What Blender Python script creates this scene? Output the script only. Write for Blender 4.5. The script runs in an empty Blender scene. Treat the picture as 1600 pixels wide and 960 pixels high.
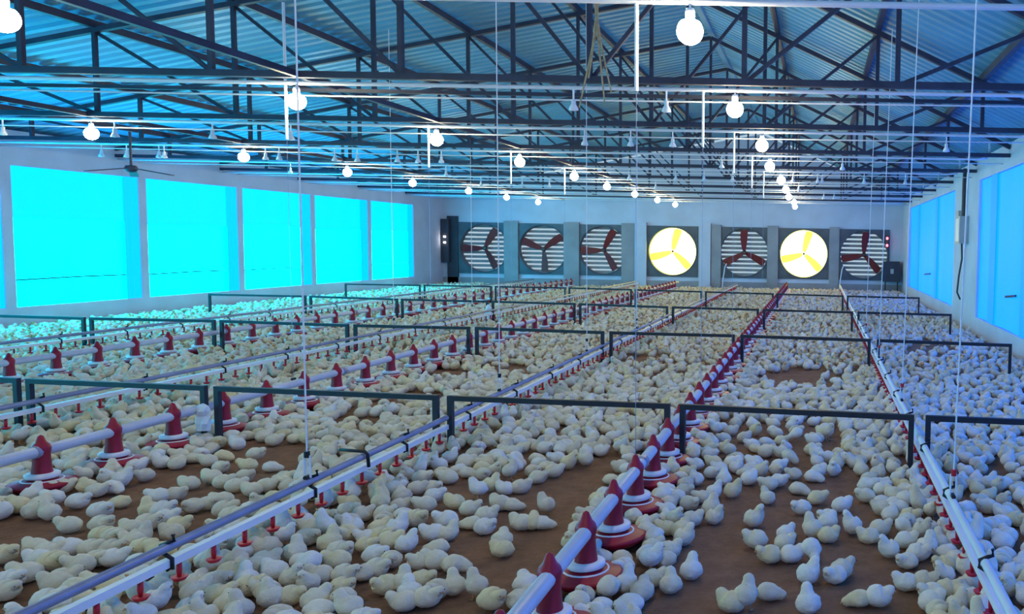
import bpy, math, random
import numpy as np
from mathutils import Matrix, Vector

R = random.Random(7)
PI = math.pi
scene = bpy.context.scene
col = scene.collection

# ------------------------------------------------------------------ camera
F_PX, PPX, PPY, CAM_H = 1330.0, 1278.0, 480.0, 1.45
PITCH, ROLL = math.atan(97.0 / F_PX), 0.018
cam_d = bpy.data.cameras.new('camera')
cam = bpy.data.objects.new('camera', cam_d)
col.objects.link(cam)
scene.camera = cam
cam_d.sensor_width = 36.0
cam_d.lens = F_PX / 1600.0 * 36.0
cam_d.shift_x = (800.0 - PPX) / 1600.0
cam_d.clip_end = 200
CROT = Matrix.Rotation(PI / 2 - PITCH, 3, 'X') @ Matrix.Rotation(ROLL, 3, 'Z')
cam.matrix_world = Matrix.Translation((0, 0, CAM_H)) @ CROT.to_4x4()
CINV = CROT.transposed()

def ground(px, py, z=0.0):
    """the point of the horizontal plane z seen at a pixel of the photograph"""
    d = CROT @ Vector(((px - PPX) / F_PX, -(py - PPY) / F_PX, -1.0))
    t = (z - CAM_H) / d.z
    return Vector((d.x * t, d.y * t, z))

def at_depth(px, py, y):
    d = CROT @ Vector(((px - PPX) / F_PX, -(py - PPY) / F_PX, -1.0))
    t = y / d.y
    return Vector((d.x * t, y, CAM_H + d.z * t))

def project(x, y, z):
    c = CINV @ Vector((x, y, z - CAM_H))
    if c.z > -0.05:
        return None
    return PPX + F_PX * c.x / -c.z, PPY - F_PX * c.y / -c.z

# ------------------------------------------------------------------ light
world = bpy.data.worlds.new('world')
scene.world = world
world.use_nodes = True
bg = world.node_tree.nodes['Background']
bg.inputs['Color'].default_value = (0.62, 0.84, 1.0, 1)
bg.inputs['Strength'].default_value = 0.27
scene.view_settings.view_transform = 'Standard'
scene.view_settings.look = 'None'
scene.view_settings.exposure = 1.33
scene.view_settings.gamma = 1.0
scene.view_settings.use_curve_mapping = False
scene.cycles.use_denoising = True
scene.cycles.adaptive_threshold = 0.03
scene.cycles.max_bounces = 6
scene.cycles.diffuse_bounces = 3
CURTAIN_L = ((0.0, 3.7, 5.0), (0.0, 0.35, 1.6), (0.0, 0.26, 1.3))  # tarps emit these colours instead of passing daylight through
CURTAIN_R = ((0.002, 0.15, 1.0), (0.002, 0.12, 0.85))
BULB = (62.0, 53.0, 30.0)
FAN_GLOW = (3.4, 2.9, 0.46)

# ------------------------------------------------------------------ materials
MATS = {}
def mat(name, rgb, rough=0.6, metal=0.0, var=0.0, scale=8.0, rgb2=None, bump=0.0, bscale=60.0, emit=None, spec=0.4,
        sheen=0.0, sss=0.0, trans=0.0):
    m = bpy.data.materials.new(name)
    m.use_nodes = True
    nt = m.node_tree
    b = nt.nodes['Principled BSDF']
    b.inputs['Base Color'].default_value = (*rgb, 1)
    b.inputs['Roughness'].default_value = rough
    b.inputs['Metallic'].default_value = metal
    b.inputs['Specular IOR Level'].default_value = spec
    if sheen:
        b.inputs['Sheen Weight'].default_value = sheen
    if emit:
        s = max(emit)
        b.inputs['Emission Color'].default_value = (emit[0] / s, emit[1] / s, emit[2] / s, 1)
        b.inputs['Emission Strength'].default_value = s
    if var or rgb2:
        tc = nt.nodes.new('ShaderNodeTexCoord')
        n = nt.nodes.new('ShaderNodeTexNoise')
        n.inputs['Scale'].default_value = scale
        n.inputs['Detail'].default_value = 4
        nt.links.new(tc.outputs['Object'], n.inputs['Vector'])
        r = nt.nodes.new('ShaderNodeValToRGB')
        c2 = rgb2 or tuple(max(0, c * (1 - var)) for c in rgb)
        r.color_ramp.elements[0].position = 0.34
        r.color_ramp.elements[1].position = 0.66
        r.color_ramp.elements[0].color = (*c2, 1)
        r.color_ramp.elements[1].color = (*rgb, 1)
        nt.links.new(n.outputs['Fac'], r.inputs['Fac'])
        nt.links.new(r.outputs['Color'], b.inputs['Base Color'])
    if bump:
        tc = nt.nodes.new('ShaderNodeTexCoord')
        n = nt.nodes.new('ShaderNodeTexNoise')
        n.inputs['Scale'].default_value = bscale
        n.inputs['Detail'].default_value = 3
        nt.links.new(tc.outputs['Object'], n.inputs['Vector'])
        bp = nt.nodes.new('ShaderNodeBump')
        bp.inputs['Strength'].default_value = bump
        bp.inputs['Distance'].default_value = 0.02
        nt.links.new(n.outputs['Fac'], bp.inputs['Height'])
        nt.links.new(bp.outputs['Normal'], b.inputs['Normal'])
    MATS[name] = m
    return m

mat('litter', (0.40, 0.225, 0.145), 0.95, rgb2=(0.26, 0.14, 0.09), scale=9.0, bump=1.0, bscale=34, spec=0.1)
nt_ = MATS['litter'].node_tree
for n_ in nt_.nodes:
    if n_.type == 'TEX_NOISE':
        n_.inputs['Detail'].default_value = 9
        n_.inputs['Roughness'].default_value = 0.72
mat('plaster', (0.56, 0.67, 0.84), 0.8, var=0.12, scale=1.6, bump=0.15, bscale=12)
mat('plaster_grey', (0.33, 0.37, 0.42), 0.8, var=0.18, scale=2.2, bump=0.15, bscale=12)
mat('roof_metal', (0.13, 0.42, 0.66), 0.5, metal=0.15, var=0.16, scale=0.9)
mat('steel_dark', (0.050, 0.054, 0.095), 0.55, var=0.35, scale=5)
mat('fence_black', (0.018, 0.024, 0.040), 0.5, var=0.3, scale=9)
mat('pipe_white', (0.80, 0.84, 0.90), 0.4, var=0.06, scale=6)
mat('pipe_grey', (0.34, 0.36, 0.50), 0.35, metal=0.3, var=0.15, scale=10)
mat('feed_tube', (0.66, 0.70, 0.80), 0.38, metal=0.1, var=0.12, scale=7)
mat('feeder_red', (0.38, 0.010, 0.035), 0.42, var=0.18, scale=9)
mat('nipple_red', (0.58, 0.016, 0.03), 0.4, var=0.1, scale=20)
mat('ring_white', (0.82, 0.84, 0.90), 0.45, var=0.06, scale=20)
mat('clip_black', (0.012, 0.012, 0.018), 0.5, var=0.2, scale=20)
mat('cord_white', (0.80, 0.84, 0.88), 0.7, var=0.08, scale=20)
mat('fan_housing', (0.10, 0.13, 0.17), 0.5, metal=0.2, var=0.25, scale=3)
mat('fan_red', (0.20, 0.018, 0.022), 0.5, var=0.2, scale=5)
mat('fan_hub', (0.09, 0.05, 0.05), 0.5, var=0.2, scale=8)
mat('louver', (0.36, 0.40, 0.44), 0.45, metal=0.2, var=0.2, scale=3)
mat('blade_washout', (0.85, 0.78, 0.25), 0.5, var=0.1, scale=6, emit=None)  # blades washed out by backlight, the glare put into their yellow colour
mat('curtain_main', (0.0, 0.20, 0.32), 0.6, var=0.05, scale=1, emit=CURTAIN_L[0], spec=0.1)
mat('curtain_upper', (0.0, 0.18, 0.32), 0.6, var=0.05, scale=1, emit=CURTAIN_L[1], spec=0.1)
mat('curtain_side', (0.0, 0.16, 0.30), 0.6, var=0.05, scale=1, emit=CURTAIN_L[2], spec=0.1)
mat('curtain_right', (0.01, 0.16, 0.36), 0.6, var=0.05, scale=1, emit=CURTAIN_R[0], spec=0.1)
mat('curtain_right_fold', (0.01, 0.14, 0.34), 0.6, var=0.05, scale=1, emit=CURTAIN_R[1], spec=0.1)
mat('curtain_rod', (0.004, 0.05, 0.09), 0.6, var=0.1, scale=4)
mat('bulb_glass', (1, 1, 1), 0.3, var=0.01, emit=BULB)
mat('fan_glow', (0.9, 0.85, 0.6), 0.6, var=0.02, emit=FAN_GLOW)
mat('led_white', (0.9, 0.9, 0.9), 0.3, var=0.02, emit=(6, 5, 4.5))
mat('led_red', (0.9, 0.1, 0.1), 0.3, var=0.02, emit=(5, 0.3, 0.4))
mat('cabinet_blue', (0.045, 0.055, 0.085), 0.5, var=0.2, scale=4)
mat('box_grey', (0.42, 0.47, 0.52), 0.45, var=0.1, scale=6)
mat('bag_white', (0.75, 0.86, 0.92), 0.35, var=0.12, scale=14)
mat('rope_straw', (0.46, 0.36, 0.22), 0.9, var=0.3, scale=30)
mat('nozzle_white', (0.85, 0.90, 0.96), 0.25, var=0.04, scale=20)
TONES = {'cream': ((0.82, 0.77, 0.60), (0.72, 0.66, 0.48)), 'pale yellow': ((0.84, 0.75, 0.48), (0.74, 0.64, 0.38)),
         'whitish': ((0.86, 0.85, 0.78), (0.76, 0.75, 0.67)), 'buff': ((0.76, 0.70, 0.55), (0.66, 0.59, 0.44))}
for k, (a, b) in TONES.items():
    mat('down_' + k.replace(' ', '_'), a, 0.95, rgb2=b, scale=22, bump=0.25, bscale=120, spec=0.08, sheen=0.3)
m_ = MATS['blade_washout']
nt_ = m_.node_tree
tl_ = nt_.nodes.new('ShaderNodeBsdfTranslucent'); tl_.inputs['Color'].default_value = (0.97, 0.92, 0.42, 1)
mx_ = nt_.nodes.new('ShaderNodeMixShader'); mx_.inputs['Fac'].default_value = 0.85
nt_.links.new(nt_.nodes['Principled BSDF'].outputs[0], mx_.inputs[1]); nt_.links.new(tl_.outputs[0], mx_.inputs[2])
nt_.links.new(mx_.outputs[0], nt_.nodes['Material Output'].inputs['Surface'])
mat('beak', (0.62, 0.36, 0.16), 0.5, var=0.1, scale=30)
mat('eye', (0.01, 0.01, 0.012), 0.2, var=0.1, scale=30)
mat('leg_skin', (0.58, 0.38, 0.20), 0.6, var=0.1, scale=30)

# ------------------------------------------------------------------ helpers
class MB:
    def __init__(s):
        s.v, s.f, s.m, s.mi = [], [], [], 0
    def add(s, vs, fs):
        o = len(s.v)
        s.v += [tuple(v) for v in vs]
        s.f += [tuple(i + o for i in f) for f in fs]
        s.m += [s.mi] * len(fs)
        return s
    def box(s, x0, x1, y0, y1, z0, z1):
        return s.add([(x0, y0, z0), (x1, y0, z0), (x1, y1, z0), (x0, y1, z0), (x0, y0, z1), (x1, y0, z1), (x1, y1, z1), (x0, y1, z1)],
                     [(0, 3, 2, 1), (4, 5, 6, 7), (0, 1, 5, 4), (1, 2, 6, 5), (2, 3, 7, 6), (3, 0, 4, 7)])
    def bar(s, p, q, w, h, up=(0, 0, 1)):
        p, q = Vector(p), Vector(q)
        d = (q - p).normalized()
        u = Vector(up)
        if abs(d.dot(u)) > 0.95:
            u = Vector((0, 1, 0))
        r = d.cross(u).normalized() * (w / 2)
        t = r.cross(d).normalized() * (h / 2)
        vs = [c + a * r + b * t for c in (p, q) for a, b in ((-1, -1), (1, -1), (1, 1), (-1, 1))]
        return s.add(vs, [(0, 1, 2, 3), (7, 6, 5, 4), (0, 4, 5, 1), (1, 5, 6, 2), (2, 6, 7, 3), (3, 7, 4, 0)])
    def tube(s, pts, rad, n=8, caps=True):
        pts = [Vector(p) for p in pts]
        rings = []
        for i, p in enumerate(pts):
            d = (pts[min(i + 1, len(pts) - 1)] - pts[max(i - 1, 0)]).normalized()
            u = Vector((0, 0, 1)) if abs(d.z) < 0.9 else Vector((1, 0, 0))
            a = d.cross(u).normalized()
            b = a.cross(d)
            r = rad[i] if isinstance(rad, (list, tuple)) else rad
            rings.append([p + a * (r * math.cos(2 * PI * k / n)) + b * (r * math.sin(2 * PI * k / n)) for k in range(n)])
        fs = []
        for i in range(len(pts) - 1):
            for k in range(n):
                fs.append((i * n + k, i * n + (k + 1) % n, (i + 1) * n + (k + 1) % n, (i + 1) * n + k))
        if caps:
            fs.append(tuple(range(n - 1, -1, -1)))
            fs.append(tuple((len(pts) - 1) * n + k for k in range(n)))
        return s.add([v for r in rings for v in r], fs)
    def lathe(s, prof, n=16, c=(0, 0, 0)):
        vs = [(c[0] + r * math.cos(2 * PI * k / n), c[1] + r * math.sin(2 * PI * k / n), c[2] + z) for r, z in prof for k in range(n)]
        fs = [(i * n + k, i * n + (k + 1) % n, (i + 1) * n + (k + 1) % n, (i + 1) * n + k) for i in range(len(prof) - 1) for k in range(n)]
        return s.add(vs, fs)
    def mesh(s, name, mats, smooth=False):
        me = bpy.data.meshes.new(name)
        me.from_pydata(s.v, [], s.f)
        for m in ([mats] if isinstance(mats, str) else mats):
            me.materials.append(MATS[m])
        if any(s.m):
            me.polygons.foreach_set('material_index', s.m)
        if smooth:
            me.polygons.foreach_set('use_smooth', [True] * len(me.polygons))
        me.update()
        return me
    def build(s, name, mats, parent=None, loc=(0, 0, 0), smooth=False):
        return put(name, s.mesh(name, mats, smooth), parent, loc)

def put(name, me, parent=None, loc=(0, 0, 0), rz=0.0):
    o = bpy.data.objects.new(name, me)
    col.objects.link(o)
    o.location = loc
    if rz:
        o.rotation_euler = (0, 0, rz)
    if parent is not None:
        o.parent = parent
    return o

def tag(o, label=None, cat=None, group=None, kind=None):
    if label: o['label'] = label
    if cat: o['category'] = cat
    if group: o['group'] = group
    if kind: o['kind'] = kind
    return o

def thing(name, label, cat, loc=(0, 0, 0), group=None, rz=0.0):
    return tag(put(name, None, None, loc, rz), label, cat, group)

def copy_tree(o, parent=None):
    c = o.copy()
    col.objects.link(c)
    if parent is not None:
        c.parent = parent
    for ch in list(KIDS.get(o.name, ())):
        copy_tree(ch, c)
    return c
KIDS = {}
def index_kids(o):
    KIDS[o.name] = [x for x in bpy.data.objects if x.parent == o]
    for k in KIDS[o.name]:
        index_kids(k)

ORD = ['first', 'second', 'third', 'fourth', 'fifth', 'sixth', 'seventh', 'eighth', 'ninth', 'tenth', 'eleventh', 'twelfth',
       'thirteenth', 'fourteenth', 'fifteenth', 'sixteenth', 'seventeenth', 'eighteenth', 'nineteenth']
TENS = {2: 'twent', 3: 'thirt', 4: 'fort', 5: 'fift'}
def ordinal(i):
    i += 1
    if i <= 19: return ORD[i - 1]
    t, u = divmod(i, 10)
    return TENS[t] + ('ieth' if u == 0 else 'y-' + ORD[u - 1])

# ------------------------------------------------------------------ the building shell
XL, XR, YF, YB = -11.8, 2.62, -3.0, 26.8
EAVE, RIDGE_X, RIDGE_H = 2.86, -1.85, 4.86
BAYS = [4.43 + 2.5 * k for k in range(9)]

# floor of litter, gently uneven
nx, ny = 60, 120
vs, fs = [], []
rr = random.Random(3)
for j in range(ny + 1):
    for i in range(nx + 1):
        edge = i in (0, nx) or j in (0, ny)
        vs.append((XL + (XR - XL) * i / nx, YF + (YB - YF) * j / ny, 0 if edge else rr.uniform(-0.006, 0.004)))
for j in range(ny):
    for i in range(nx):
        a = j * (nx + 1) + i
        fs.append((a, a + 1, a + nx + 2, a + nx + 1))
tag(MB().add(vs, fs).build('floor', 'litter', smooth=True), 'brown earth floor covered with litter', kind='structure')

# left wall: sill, lintel, piers between the window openings
WZ0, WZ1 = 0.32, 2.40
wins_l = [(12.5 + 2.5 * k, 12.5 + 2.5 * k + 2.33) for k in range(-6, 5)]
wl = MB()
T = 0.22
wl.box(XL - T, XL, YF, YB, 0, WZ0).box(XL - T, XL, YF, YB, WZ1, EAVE + 0.05)
prev = YF
for a, b in wins_l:
    wl.box(XL - T, XL, prev, a, WZ0, WZ1)
    prev = b
wl.box(XL - T, XL, prev, YB, WZ0, WZ1)
tag(wl.build('wall_left', 'plaster'), 'pale plastered left wall with tall window openings', kind='structure')

# right wall with two long curtain openings
wr = MB()
wins_r = [(-2.2, 3.3), (3.9, 8.6), (9.3, 14.1), (16.6, 24.9)]
RZ0, RZ1 = 0.30, 2.56
wr.box(XR, XR + T, YF, YB, 0, RZ0).box(XR, XR + T, YF, YB, RZ1, EAVE + 0.05)
prev = YF
for a, b in wins_r:
    wr.box(XR, XR + T, prev, a, RZ0, RZ1)
    prev = b
wr.box(XR, XR + T, prev, YB, RZ0, RZ1)
tag(wr.build('wall_right', 'plaster'), 'pale plastered right wall with long curtain openings', kind='structure')

def gable(mb, y0, y1, zlow):
    pts = [(XL - T, zlow), (XR + T, zlow), (XR + T, EAVE), (RIDGE_X, RIDGE_H), (XL - T, EAVE)]
    n = len(pts)
    mb.add([(x, y0, z) for x, z in pts] + [(x, y1, z) for x, z in pts],
           [tuple(range(n)), tuple(range(2 * n - 1, n - 1, -1))] + [(i, i + n, (i + 1) % n + n, (i + 1) % n) for i in range(n)])

# end wall with seven fan openings
FANS_PX = [757, 849, 943, 1051, 1163, 1256, 1350]
FAN_Z, FAN_HALF, FAN_R = 1.165, 0.80, 0.745
fan_x = [at_depth(p, 390, YB).x for p in FANS_PX]
wb = MB()
wb.box(XL - T, XR + T, YB, YB + 0.25, 0, FAN_Z - FAN_HALF)
gable(wb, YB, YB + 0.25, FAN_Z + FAN_HALF)
prev = XL - T
for x in fan_x:
    wb.box(prev, x - FAN_HALF, YB, YB + 0.25, FAN_Z - FAN_HALF, FAN_Z + FAN_HALF)
    prev = x + FAN_HALF
wb.box(prev, XR + T, YB, YB + 0.25, FAN_Z - FAN_HALF, FAN_Z + FAN_HALF)
wall_back = tag(wb.build('wall_back', 'plaster'), 'pale end wall with a row of seven fans', kind='structure')
for p0, p1 in ((789, 811), (882, 906), (972, 992), (1112, 1127), (1199, 1216), (1296, 1311)):
    x0, x1 = at_depth(p0, 390, YB).x, at_depth(p1, 390, YB).x
    MB().box(x0, x1, YB - 0.10, YB, 0.0, 2.02).build('pilaster', 'plaster_grey', wall_back)
for p0, p1 in ((993, 1011), (1093, 1111)):
    x0, x1 = at_depth(p0, 390, YB).x, at_depth(p1, 390, YB).x
    MB().box(x0, x1, YB - 0.14, YB, 0.0, 2.06).build('pilaster', 'plaster', wall_back)
MB().box(XL, XR, YB - 0.06, YB, 0, 0.24).build('plinth', 'plaster_grey', wall_back)
wf = MB()
gable(wf, YF - 0.25, YF, 0.0)
tag(wf.build('wall_front', 'plaster'), 'pale gable wall behind the viewer', kind='structure')

# roof of corrugated sheets, each sheet a piece
def sheet_mesh(name, xe, ze, xr_, zr):
    prof = []
    for k in range(5):
        y = k * 0.2
        prof += [(y, 0), (y + 0.08, 0), (y + 0.105, 0.035), (y + 0.165, 0.035), (y + 0.19, 0)]
    prof.append((1.0, 0))
    d = Vector((xr_ - xe, 0, zr - ze)).normalized()
    nrm = Vector((-d.z, 0, d.x)) if d.x > 0 else Vector((d.z, 0, -d.x))
    if nrm.z < 0: nrm = -nrm
    vs = []
    for (x, z) in ((xe, ze), (xr_, zr)):
        for y, h in prof:
            vs.append((x + nrm.x * h, y, z + nrm.z * h))
    n = len(prof)
    return MB().add(vs, [(i, i + 1, n + i + 1, n + i) for i in range(n - 1)]).mesh(name, 'roof_metal')
ceiling = tag(put('ceiling', None), 'corrugated metal roof seen from below', kind='structure')
sl = (RIDGE_H - EAVE) / (RIDGE_X - XL)
sr = (RIDGE_H - EAVE) / (XR - RIDGE_X)
ml = sheet_mesh('roofing_sheet', XL - 0.5, EAVE + 0.10 - 0.5 * sl, RIDGE_X, RIDGE_H + 0.10)
mr = sheet_mesh('roofing_sheet', XR + 0.5, EAVE + 0.10 - 0.5 * sr, RIDGE_X, RIDGE_H + 0.10)
for k in range(30):
    put('roofing_sheet', ml, ceiling, (0, YF + k, 0))
    put('roofing_sheet', mr, ceiling, (0, YF + k, 0))
MB().tube([(RIDGE_X, YF, RIDGE_H + 0.12), (RIDGE_X, YB, RIDGE_H + 0.12)], 0.09, 6).build('ridge_cap', 'roof_metal', ceiling)

# ------------------------------------------------------------------ blue window curtains, self-lit in place of daylight behind them
def curtain_left(i, a, b):
    seen = i - 6
    lab = ('bright cyan backlit tarp curtain, %s window from the camera on the left wall' % ordinal(seen)) if seen >= 0 else \
          'cyan tarp curtain outside the picture on the left wall, %s before the visible ones' % ordinal(-seen - 1)
    t = thing('window_curtain', lab, 'curtain', (XL - 0.05, a, WZ0), 'blue tarp curtains on the left wall')
    w, h = b - a, WZ1 - WZ0
    q = random.Random(i)
    def sheet(y0, y1, z0, z1, x, name, m, amp=0.008):
        n = 14
        vs, fs = [], []
        ph = q.uniform(0, 6)
        for th in (0.0, -0.004):
            for k in range(n + 1):
                y = y0 + (y1 - y0) * k / n
                dx = amp * math.sin(ph + k * 1.3)
                vs += [(x + th + dx, y, z0), (x + th + dx * 0.4, y, z1)]
        m0 = 2 * (n + 1)
        for k in range(n):
            i0 = 2 * k
            fs.append((i0, i0 + 2, i0 + 3, i0 + 1))
            fs.append((m0 + i0, m0 + i0 + 1, m0 + i0 + 3, m0 + i0 + 2))
        MB().add(vs, fs).build(name, m, t, smooth=True)
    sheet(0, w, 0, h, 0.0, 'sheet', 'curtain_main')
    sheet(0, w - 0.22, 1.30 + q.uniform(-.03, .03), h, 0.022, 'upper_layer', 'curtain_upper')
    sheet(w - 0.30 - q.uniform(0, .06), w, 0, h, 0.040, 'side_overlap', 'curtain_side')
    MB().tube([(0.03, 0.02, 0.40), (0.03, (w - .3) * 0.55, 0.415), (0.03, w - 0.32, 0.41)], 0.013, 6).build('bottom_rod', 'curtain_rod', t)
    return t
for i, (a, b) in enumerate(wins_l):
    curtain_left(i, a, b)
for i, (a, b) in enumerate(wins_r):
    lab = ['blue tarp curtain on the right wall behind the viewer', 'blue tarp curtain on the right wall beside the viewer',
           'blue tarp curtain on the right wall, nearer than the electrical box',
           'blue tarp curtain on the right wall between electrical box and end wall'][i]
    t = thing('window_curtain', lab, 'curtain', (XR + 0.05, a, RZ0), 'blue tarp curtains on the right wall')
    w, h = b - a, RZ1 - RZ0
    n = max(6, int(w / 0.25))
    vs, fs = [], []
    for k in range(n + 1):
        y = w * k / n
        dx = 0.015 * math.sin(k * 1.1 + i)
        vs += [(dx, y, 0), (dx * .3, y, h)]
    for k in range(n):
        fs.append((2 * k, 2 * k + 1, 2 * k + 3, 2 * k + 2))
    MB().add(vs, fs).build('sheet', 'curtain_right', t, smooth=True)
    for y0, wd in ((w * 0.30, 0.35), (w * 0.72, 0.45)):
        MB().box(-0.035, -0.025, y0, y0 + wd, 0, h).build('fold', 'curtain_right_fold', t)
    MB().bar((-0.04, w * 0.42, 0.52), (-0.04, w * 0.55, 0.47), 0.02, 0.03).build('strap', 'curtain_rod', t)

# ------------------------------------------------------------------ trusses and purlins
NODES_L = [-10.9, -9.39, -7.88, -6.37, -4.86, -3.35]
NODES_R = [-0.62, 0.60, 1.75]
CH_Z = 2.73
def roof_z(x):
    return EAVE + (x - XL) * sl if x <= RIDGE_X else EAVE + (XR - x) * sr
tr = thing('roof_truss', 'x', 'roof truss', (0, 0, 0), 'dark steel roof trusses')
MB().bar((XL, 0, CH_Z), (XR, 0, CH_Z), 0.06, 0.052).build('bottom_chord', 'steel_dark', tr)
MB().bar((XL, 0, EAVE - 0.02), (RIDGE_X, 0, RIDGE_H - 0.02), 0.06, 0.055).build('rafter', 'steel_dark', tr)
MB().bar((XR, 0, EAVE - 0.02), (RIDGE_X, 0, RIDGE_H - 0.02), 0.06, 0.055).build('rafter', 'steel_dark', tr)
for x in NODES_L + [RIDGE_X] + NODES_R:
    MB().bar((x, 0, CH_Z), (x, 0, roof_z(x) - 0.03), 0.04, 0.04).build('post', 'steel_dark', tr)
seq = NODES_L + [RIDGE_X]
for a, b in zip(seq, seq[1:]):
    MB().bar((a, 0.03, roof_z(a) - 0.04), (b, 0.03, CH_Z), 0.032, 0.032).build('diagonal', 'steel_dark', tr)
seq = [NODES_R[2], NODES_R[1], NODES_R[0], RIDGE_X]
for a, b in zip(seq, seq[1:]):
    MB().bar((a, 0.03, roof_z(a) - 0.04), (b, 0.03, CH_Z), 0.032, 0.032).build('diagonal', 'steel_dark', tr)
bpy.context.view_layer.update()
index_kids(tr)
for k, y in enumerate(BAYS[1:]):
    o = tr if k == 0 else copy_tree(tr)
    o.location = (0, y - 0.04, 0)
    o['label'] = 'dark steel roof truss, %s from the camera' % ordinal(k)
pl = NODES_L + NODES_R
for k, x in enumerate(sorted(pl)):
    o = MB().box(x - 0.03, x + 0.03, YF, YB, roof_z(x), roof_z(x) + 0.08).build('roof_purlin', 'steel_dark')
    tag(o, 'dark steel purlin running lengthwise under the roof, %s from the left eave' % ordinal(k), 'purlin', 'lengthwise roof purlins')
for k, (x, z) in enumerate(((-4.17, 2.73), (-8.0, 2.73))):
    o = MB().bar((x, 4.4, z), (x, YB, z), 0.04, 0.05).build('tie_bar', 'steel_dark')
    tag(o, ('dark lengthwise tie bar above the middle row of bulbs', 'dark lengthwise tie bar above the left row of bulbs')[k], 'tie bar')

# ------------------------------------------------------------------ cross pipes and wires under the trusses
for k, y in enumerate(BAYS):
    o = MB().tube([(XL, y, 2.675), (-5, y, 2.67), (XR - 0.45, y, 2.675), (XR - 0.32, y, 2.69), (XR - 0.28, y, 2.75), (XR - 0.28, y, 3.0)], 0.017, 6).build('cross_pipe', 'pipe_white', smooth=True)
    tag(o, 'thin white pipe strung across the house under the roof, %s from the camera' % ordinal(k), 'pipe', 'white cross pipes')
    if k:
        pts = [(XL + (XR - XL) * q / 12, y + 0.42, 2.66 - 0.02 * math.sin(PI * q / 12)) for q in range(13)]
        o = MB().tube(pts, 0.008, 5).build('cross_wire', 'pipe_white', smooth=True)
        tag(o, 'thin pale wire sagging just beyond white cross pipe, %s from the camera' % ordinal(k - 1), 'wire', 'pale cross wires')

o = MB().bar((XL, BAYS[1] + 0.50, 2.70), (XR, BAYS[1] + 0.50, 2.70), 0.03, 0.03).build('tie_bar', 'steel_dark')
tag(o, 'thin dark bar across the house just beyond the nearest truss', 'tie bar')
# bulbs
def make_bulb():
    t = thing('hanging_bulb', 'x', 'light bulb', (0, 0, 0), 'lit bulbs in rows under the roof')
    MB().tube([(0, 0, 0.0), (0, 0, -0.035)], 0.006, 6).build('cord', 'cord_white', t)
    MB().lathe([(0.0, -0.03), (0.022, -0.032), (0.026, -0.05), (0.024, -0.078), (0.0, -0.08)], 12).build('socket', 'nozzle_white', t, smooth=True)
    r = 0.068
    prof = [(0.02, -0.078), (0.03, -0.092)] + [(r * math.sin(a), -0.145 - r * math.cos(a)) for a in [PI - 0.75 - q * (PI - 0.75) / 9 for q in range(10)]]
    MB().lathe(prof, 14).build('bulb', 'bulb_glass', t, smooth=True)
    return t
bulb = make_bulb()
bpy.context.view_layer.update()
index_kids(bulb)
first = True
for row, (x, k0, nm) in enumerate(((-0.66, 0, 'right row'), (-4.17, 0, 'middle row'), (-8.0, 2, 'left row'))):
    n = 0
    for k, y in ((-2, -0.57), (-1, 1.93)):
        o = bulb if first else copy_tree(bulb)
        first = False
        o.location = (x, y, 2.67)
        o['label'] = 'glowing bulb of the %s %s' % (nm, 'behind the viewer' if k == -2 else 'above the viewer, outside the picture')
    for k in range(k0, 9):
        o = bulb if first else copy_tree(bulb)
        first = False
        o.location = (x + R.uniform(-.05, .05), BAYS[k], 2.67)
        o['label'] = 'glowing white bulb hanging in the %s, %s from the camera' % (nm, ordinal(n))
        n += 1

# small white nozzles hanging on the pipes
noz = thing('fogging_nozzle', 'x', 'nozzle', (0, 0, 0), 'small white nozzles hanging from the cross pipes')
MB().tube([(0, 0, 0), (0, 0, -0.09)], 0.008, 6).build('stem', 'nozzle_white', noz)
MB().lathe([(0.0, -0.08), (0.02, -0.085), (0.018, -0.12), (0.036, -0.15), (0.040, -0.17), (0.0, -0.178)], 10).build('head', 'nozzle_white', noz, smooth=True)
bpy.context.view_layer.update()
index_kids(noz)
NZ = [(14, 2), (338, 2), (459, 2), (187, 2), (165, 3), (204, 3), (254, 3), (262, 3), (419, 3), (440, 3), (526, 3), (457, 4), (896, 1), (1039, 1),
      (913, 2), (1049, 2), (984, 2), (561, 3), (623, 3), (655, 3), (691, 3), (698, 4), (1125, 3), (1142, 4), (1236, 4), (1274, 4), (1281, 4),
      (1312, 3), (1346, 4), (1472, 2), (1410, 4), (1098, 4), (982, 4), (1023, 5), (1054, 4), (752, 5), (816, 5), (858, 5), (1245, 5), (1284, 6), (1300, 6)]
cnt = {}
for i, (px, k) in enumerate(sorted(NZ, key=lambda q: (q[1], q[0]))):
    o = noz if i == 0 else copy_tree(noz)
    x = (px - PPX) * BAYS[k] / F_PX
    o.location = (x, BAYS[k], 2.665)
    j = cnt[k] = cnt.get(k, -1) + 1
    o['label'] = 'small white nozzle on the %s cross pipe from the camera, %s from the left wall' % (ordinal(k), ordinal(j))

# ------------------------------------------------------------------ exhaust fans in the end wall
def arc_frame(mb, half, r, y0, y1, n=40):
    sq, ci = [], []
    for k in range(n):
        a = 2 * PI * k / n + PI / 4
        c, s = math.cos(a), math.sin(a)
        m = half / max(abs(c), abs(s))
        sq.append((c * m, s * m)); ci.append((c * r, s * r))
    vs = [(x, y0, z) for x, z in sq] + [(x, y0, z) for x, z in ci] + [(x, y1, z) for x, z in ci] + [(x, y1, z) for x, z in sq]
    fs = []
    for k in range(n):
        j = (k + 1) % n
        fs += [(k, j, n + j, n + k), (n + k, n + j, 2 * n + j, 2 * n + k), (2 * n + k, 2 * n + j, 3 * n + j, 3 * n + k), (3 * n + k, 3 * n + j, j, k)]
    mb.add(vs, fs)
m_housing = MB(); arc_frame(m_housing, FAN_HALF - 0.005, FAN_R, -0.05, 0.16); m_housing = m_housing.mesh('housing', 'fan_housing')
m_rim = MB()
n = 48
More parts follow.
